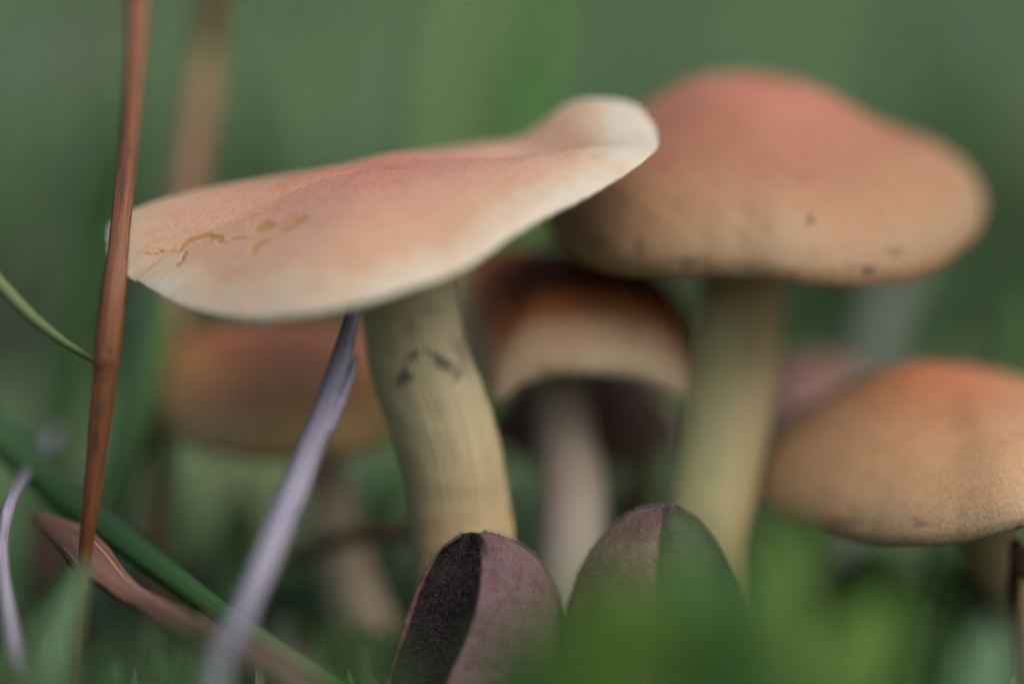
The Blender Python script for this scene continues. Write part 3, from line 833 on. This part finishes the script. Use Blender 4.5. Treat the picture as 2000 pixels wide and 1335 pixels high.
def folded_leaf(label, left, ridge, right, mat, seed, nhair=9000, flip=False, hairlen=0.0006, flip_rim=False):
    NV, NH = 90, 28
    L, M_, R_ = (catmull([P(*p) for p in q], NV) for q in (left, ridge, right))
    th = thing('hairy_leaf', label, 'leaf', (M_[-1] + L[-1]) / 2, 'pair of purple leaves')
    rows = []
    for j in np.linspace(0, 1, NH):
        rows.append(L + (M_ - L) * j + np.outer(np.sin(np.pi * j) * np.ones(NV), FW) * (-.0014 if flip_rim else .0012))
    for j in np.linspace(0, 1, NH)[1:]:
        rows.append(M_ + (R_ - M_) * j - np.outer(np.sin(np.pi * j) * np.ones(NV), FW) * (-.0012 if flip_rim else .0014))
    nrow = len(rows)
    front = np.array(rows).reshape(-1, 3)
    front += np.outer(wob(front, 600, seed, 3) * 0.00025, -FW)
    side = np.repeat(np.r_[np.zeros(NH - 1), 0.5, np.ones(NH - 1)], NV)
    back = front + FW * 0.0007
    nf = len(front)
    gf = grid_faces(nrow, NV, False)
    faces = [tuple(x) for x in gf] + [tuple(x[::-1] + nf) for x in gf]
    per = list(range(NV)) + [r * NV + NV - 1 for r in range(1, nrow)] + list(range((nrow - 1) * NV + NV - 2, (nrow - 1) * NV - 1, -1)) + [r * NV for r in range(nrow - 2, 0, -1)]
    for i in range(len(per)):
        a, b = per[i], per[(i + 1) % len(per)]
        faces.append((b, a, a + nf, b + nf))
    v = np.vstack([front, back])
    put('leaf_blade', make_mesh('leaf_blade', v, faces, {'t': np.r_[side, side] if not flip else 1 - np.r_[side, side]}), mat, th)
    inner = R_ if flip_rim else L
    edge = inner[::-1]
    f2, fc2, al, rv = tube(np.hstack([edge[::4], np.full((len(edge[::4]), 1), .00018)]), 10, 220, seed, ridge=.2, lumpy=.6)
    put('curled_rim', make_mesh('curled_rim', f2, fc2, {'t': np.full(len(f2), 0.0)}), rim_m, th)
    # hairs: tiny three-sided spikes on the face and denser along both margins
    r = np.random.default_rng(seed)
    G = front.reshape(nrow, NV, 3)
    ii = np.r_[r.integers(0, nrow, nhair), np.zeros(nhair // 6, int), np.full(nhair // 6, nrow - 1)]
    jj = np.r_[r.integers(0, NV - 1, nhair), r.integers(0, NV - 1, nhair // 6), r.integers(0, NV - 1, nhair // 6)]
    fr = r.uniform(0, 1, len(ii))[:, None]
    base = G[ii, jj] * (1 - fr) + G[ii, np.minimum(jj + 1, NV - 1)] * fr
    ctr = G.mean((0, 1))
    out = -FW * 0.7 + (base - ctr) / np.linalg.norm(base - ctr, axis=1)[:, None] * (0.3 + 1.2 * ((ii == 0) | (ii == nrow - 1))[:, None]) + r.normal(size=(len(ii), 3)) * .55
    out /= np.linalg.norm(out, axis=1)[:, None]
    ln = hairlen * r.uniform(.4, 1.1, len(ii))[:, None]
    tipv = base + out * ln
    s1 = np.cross(out, RT); s1 /= np.linalg.norm(s1, axis=1)[:, None]
    s2 = np.cross(out, s1)
    wd = 0.000012
    hv = np.stack([base + s1 * wd, base - s1 * .5 * wd + s2 * .87 * wd, base - s1 * .5 * wd - s2 * .87 * wd, tipv], 1).reshape(-1, 3)
    k = np.arange(len(ii)) * 4
    hf = np.concatenate([np.stack([k, k + 1, k + 3], 1), np.stack([k + 1, k + 2, k + 3], 1), np.stack([k + 2, k, k + 3], 1)])
    o = put('hairs', make_mesh('hairs', hv, hf), hair_m, th)
    o['kind'] = 'stuff'
    return th

rim_m = leaf_mat('leaf_rim_skin', (0.08, 0.035, 0.03), (0.16, 0.09, 0.08), (0.08, 0.035, 0.03), (0.16, 0.09, 0.08))
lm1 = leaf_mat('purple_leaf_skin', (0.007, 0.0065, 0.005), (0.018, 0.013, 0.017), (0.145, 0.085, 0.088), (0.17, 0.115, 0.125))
lm2 = leaf_mat('purple_green_leaf_skin', (0.16, 0.08, 0.09), (0.18, 0.11, 0.12), (0.022, 0.034, 0.02), (0.035, 0.052, 0.028))
folded_leaf('hairy purple folded leaf with its dark face turned to the lavender straw', [(905, 1042, -.05), (868, 1068, .0), (835, 1115, .05), (806, 1180, .05), (782, 1255, .05), (758, 1335, .1), (735, 1430, .1)],
            [(925, 1040, -.05), (938, 1070, -.15), (940, 1120, -.3), (930, 1190, -.4), (905, 1260, -.45), (872, 1335, -.5), (845, 1430, -.5)],
            [(945, 1038, -.02), (1000, 1056, .15), (1052, 1095, .3), (1086, 1150, .4), (1104, 1215, .45), (1116, 1300, .5), (1120, 1430, .5)], lm1, 41)
folded_leaf('hairy folded leaf with a rosy left face and dark green right face', [(1295, 986, .1), (1235, 1000, .15), (1190, 1035, .2), (1150, 1085, .2), (1122, 1150, .25), (1105, 1230, .3), (1095, 1430, .3)],
            [(1310, 984, .05), (1296, 1005, -.05), (1286, 1060, -.15), (1280, 1120, -.25), (1275, 1200, -.3), (1270, 1280, -.3), (1265, 1430, -.3)],
            [(1325, 986, .1), (1365, 1015, .1), (1400, 1062, .1), (1430, 1120, .1), (1455, 1185, .1), (1475, 1260, .1), (1490, 1430, .1)], lm2, 43, flip_rim=True)

# ------------------------------------------------------------------ broad green leaves close to the lens
def broad_leaf(label, pts, halfw, mat, stalk_to, seed, name='broad_leaf', cat='leaf', group=None, cup=.25, face=0):
    """pts: midrib from base to tip (px,py,d); halfw list in px"""
    A = np.array([[*P(x, y, d), w * S * (D + d * .01) / D] for (x, y, d), w in zip(pts, halfw)])
    foot = P(*stalk_to); foot[2] = float(ground_h(foot[:1], foot[1:2])[0]) - .001
    th = thing(name, label, cat, foot, group)
    NV, NH = 50, 17
    A = catmull(A, NV)
    c, r = A[:, :3], A[:, 3]
    tg = np.gradient(c, axis=0); tg /= np.linalg.norm(tg, axis=1)[:, None]
    a0 = np.cross(tg, FW); a0 /= np.linalg.norm(a0, axis=1)[:, None]
    b0 = np.cross(a0, tg)
    fa = math.radians(face)
    a = a0 * math.cos(fa) + b0 * math.sin(fa); b = -a0 * math.sin(fa) + b0 * math.cos(fa)
    x = np.linspace(-1, 1, NH)
    tooth = 1 + .05 * np.sin(np.linspace(0, 60, NV))
    v = c[:, None, :] + a[:, None, :] * (x[None] * (r * tooth)[:, None])[..., None] + b[:, None, :] * ((np.abs(x) ** 1.4 * cup)[None] * r[:, None])[..., None]
    fl = v.reshape(-1, 3)
    fl = fl + np.outer(wob(fl, 300, seed, 2) * 0.0006, UP)
    nf = len(fl)
    gf = grid_faces(NV, NH, False)
    faces = [tuple(q) for q in gf] + [tuple(q[::-1] + nf) for q in gf]
    per = list(range(NH)) + [q * NH + NH - 1 for q in range(1, NV)] + list(range((NV - 1) * NH + NH - 2, (NV - 1) * NH - 1, -1)) + [q * NH for q in range(NV - 2, 0, -1)]
    for i in range(len(per)):
        p0, p1 = per[i], per[(i + 1) % len(per)]
        faces.append((p1, p0, p0 + nf, p1 + nf))
    rad = np.stack([np.repeat(np.linspace(0, 1, NV), NH), np.tile(x * .5, NV), np.full(nf, float(seed))], 1)
    put('leaf_blade', make_mesh('leaf_blade', np.vstack([fl, fl + FW * .0003]), faces, {'rad': np.vstack([rad, rad]), 'spot': np.zeros(nf * 2)}), mat, th)
    sp = np.array([[*c[0], .0006], [*(c[0] * .5 + foot * .5 + np.array([0, .002, .001])), .0007], [*foot, .0008]])
    f2, fc2, al, rv = tube(sp, 8, 12, seed, lumpy=0)
    put('leaf_stalk', make_mesh('leaf_stalk', f2, fc2, {'rad': np.stack([al, rv[:, 0], rv[:, 1]], 1), 'spot': np.zeros(len(f2))}), mat, th)
    return th

leaf_g = blade_mat('clover_green', (0.055, 0.135, 0.012), (0.075, 0.165, 0.02), rough=.75, nscale=(1, 6))
leaf_d = blade_mat('deep_leaf_green', (0.028, 0.095, 0.016), (0.036, 0.11, 0.026), rough=.75, nscale=(1, 6))
broad_leaf('bright green rounded leaf overlapping the two purple leaves, very blurred', [(1180, 1420, -8), (1190, 1330, -8.1), (1215, 1240, -8.2), (1250, 1170, -8.3), (1290, 1110, -8.2)], [50, 130, 145, 105, 12], leaf_g, (1150, 1640, -7.5), 71, cup=.15)
broad_leaf('green leaf standing in front of the dark green hairy leaf', [(1400, 1430, -6.5), (1400, 1330, -6.6), (1395, 1230, -6.8), (1375, 1130, -6.8), (1350, 1060, -6.7)], [36, 84, 84, 54, 6], leaf_d, (1390, 1600, -6.2), 72, cup=.2)
broad_leaf('deep green leaf low in front of the mauve half of the purple leaf', [(1000, 1440, -7), (1030, 1370, -7), (1060, 1300, -7.1), (1100, 1235, -7.1)], [40, 110, 110, 12], leaf_d, (980, 1600, -6.6), 73)
broad_leaf('vivid green narrow leaf between the olive stem and the orange cap', [(1535, 1420, -6.2), (1530, 1300, -6.2), (1528, 1180, -6.1), (1532, 1080, -6), (1545, 1010, -5.9)], [26, 46, 52, 44, 6], leaf_g, (1535, 1620, -6), 74, cup=.3)
broad_leaf('green feathery leaf under the front margin of the orange cap', [(1640, 1420, -6.4), (1670, 1320, -6.4), (1705, 1230, -6.3), (1745, 1140, -6.2)], [40, 70, 64, 8], leaf_g, (1630, 1600, -6.2), 75, cup=.3)
broad_leaf('deep green leaf filling the gap beneath the orange cap', [(1640, 1440, 3.4), (1665, 1320, 3.4), (1690, 1200, 3.5), (1720, 1080, 3.6)], [60, 120, 110, 30], leaf_d, (1630, 1500, 3.4), 76, cup=.3)
broad_leaf('green leaf beside the dark hollow under the orange cap', [(1830, 1430, 4.6), (1825, 1330, 4.6), (1828, 1220, 4.6), (1845, 1110, 4.7), (1862, 1050, 4.8)], [30, 54, 56, 36, 6], leaf_d, (1830, 1500, 1.6), 77, cup=.3)
broad_leaf('pale bluish green leaf low in the corner of the turf', [(1900, 1440, -4.5), (1915, 1370, -4.5), (1935, 1290, -4.5), (1945, 1215, -4.5)], [20, 56, 50, 6], blade_mat('sage_leaf', (0.12, 0.22, 0.12), (0.15, 0.26, 0.16)), (1895, 1500, -2), 78)
broad_leaf('dark green leaf spreading low between the purple leaf and the turf', [(1560, 1450, -4), (1570, 1390, -4.2), (1590, 1310, -4.2), (1600, 1240, -4.2)], [60, 130, 120, 12], leaf_d, (1550, 1560, -4), 79)
# dark dead leaves in the hollow at the right
dead_m = blade_mat('dead_leaf', (0.07, 0.025, 0.015), (0.04, 0.016, 0.012), rough=.6)
broad_leaf('dark brown dead leaf in the hollow under the orange cap', [(1860, 1260, 3.0), (1900, 1190, 2.9), (1950, 1150, 2.8), (2020, 1110, 2.7)], [20, 70, 80, 12], dead_m, (1850, 1330, 3), 80, name='dead_leaf', cat='dry leaf')
broad_leaf('black brown curled dead leaf against the stem of the orange cap', [(1985, 1060, 1.0), (2005, 1085, 1.0), (2030, 1110, 1.0), (2070, 1130, 1.1)], [10, 24, 30, 6], dead_m, (1990, 1060, 1.4), 81, name='dead_leaf', cat='dry leaf')

# ------------------------------------------------------------------ meadow grass (uncountable)
def grass_field(name, n, xr, dr, lr, wr, palette, weights, seed, label, power=1.0, keep=None, leansd=.45):
    r = np.random.default_rng(seed)
    y = dr[0] + (dr[1] - dr[0]) * r.uniform(0, 1, n) ** power
    x = r.uniform(-1, 1, n) * (xr[0] + (xr[1] - xr[0]) * (y - dr[0]) / (dr[1] - dr[0]))
    if keep is not None:
        k = keep(x, y); x, y = x[k], y[k]; n = len(x)
    L = r.uniform(*lr, n); W = r.uniform(*wr, n)
    yaw = r.uniform(0, 6.28, n); lean = np.abs(r.normal(0, leansd, n)); facea = yaw + np.pi / 2 + r.normal(0, .5, n)
    z0 = ground_h(x, y) - 0.002
    seg = 5
    tt = np.linspace(0, 1, seg)
    ang = lean[:, None] * (0.3 + 1.5 * tt[None])
    step = L[:, None] / (seg - 1)
    hx = np.cumsum(np.sin(ang) * step, 1); hz = np.cumsum(np.cos(ang) * step, 1)
    hx -= hx[:, :1]; hz -= hz[:, :1]
    cx = x[:, None] + np.cos(yaw)[:, None] * hx; cy = y[:, None] + np.sin(yaw)[:, None] * hx; cz = z0[:, None] + hz
    w = W[:, None] * np.array([.8, 1, .9, .6, .08])[None] * .5
    sx, sy = np.cos(facea)[:, None] * w, np.sin(facea)[:, None] * w
    A = np.stack([cx - sx, cy - sy, cz], -1); B = np.stack([cx + sx, cy + sy, cz], -1)
    M_ = np.stack([cx, cy, cz], -1) + np.stack([-np.sin(facea)[:, None] * w * .5, np.cos(facea)[:, None] * w * .5, 0 * w], -1)
    v = np.stack([A, M_, B], 2)        # n, seg, 3, 3
    k = np.arange(n)[:, None, None] * seg * 3 + np.arange(seg - 1)[None, :, None] * 3 + np.arange(2)[None, None, :]
    f = np.stack([k, k + 1, k + 4, k + 3], -1).reshape(-1, 4)
    pal = np.array(palette)
    ci = r.choice(len(pal), n, p=np.array(weights) / sum(weights))
    col = pal[ci] * r.uniform(.7, 1.25, n)[:, None]
    colv = np.repeat(col, seg * 3, 0)
    me = make_mesh(name, v.reshape(-1, 3), f, {'rad': colv})
    o = put(name, me, field_m)
    tag(o, label, 'grass', kind='stuff')
    return o

field_m, t, bs = new_mat('meadow_grass')
c = attr(t, 'rad').outputs['Vector']
t.links.new(c, bs.inputs['Base Color'])
bs.inputs['Roughness'].default_value = .45
bs.inputs['Specular IOR Level'].default_value = .4
tr = N(t, 'ShaderNodeBsdfTranslucent'); t.links.new(c, tr.inputs[0])      # light shines through thin blades
ms = N(t, 'ShaderNodeMixShader'); ms.inputs[0].default_value = .4
t.links.new(bs.outputs[0], ms.inputs[1]); t.links.new(tr.outputs[0], ms.inputs[2])
t.links.new(ms.outputs[0], t.nodes['Material Output'].inputs[0])
PAL = [(0.14, 0.29, 0.10), (0.22, 0.35, 0.20), (0.11, 0.24, 0.09), (0.26, 0.35, 0.20), (0.46, 0.45, 0.36), (0.27, 0.22, 0.16)]
grass_field('meadow_grass', 100000, (.30, 1.6), (.18, 3.2), (.025, .06), (.002, .005), PAL, [5, 6, 3, 3, 1.0, .6], 101,
            'meadow of blurred green grass stretching away behind the mushrooms', power=1.5, leansd=.8)
def not_cap(x, y):
    return ~((np.abs(x) < .05) & (y < .025) & (y > -.03))
grass_field('turf_grass', 1300, (.10, .14), (.045, .16), (.006, .018), (.001, .0025), [tuple(1.3 * q for q in c_) for c_ in PAL], [6, 4, 5, 2, 1, 1], 102,  # palette lightened to make up for the shade behind the cluster
            'short turf close behind the mushrooms')
grass_field('foot_grass', 1500, (.07, .08), (-.05, .045), (.003, .007), (.0006, .0014), PAL, [6, 3, 5, 2, 1, 1], 103,
            'mossy short grass round the feet of the mushrooms')
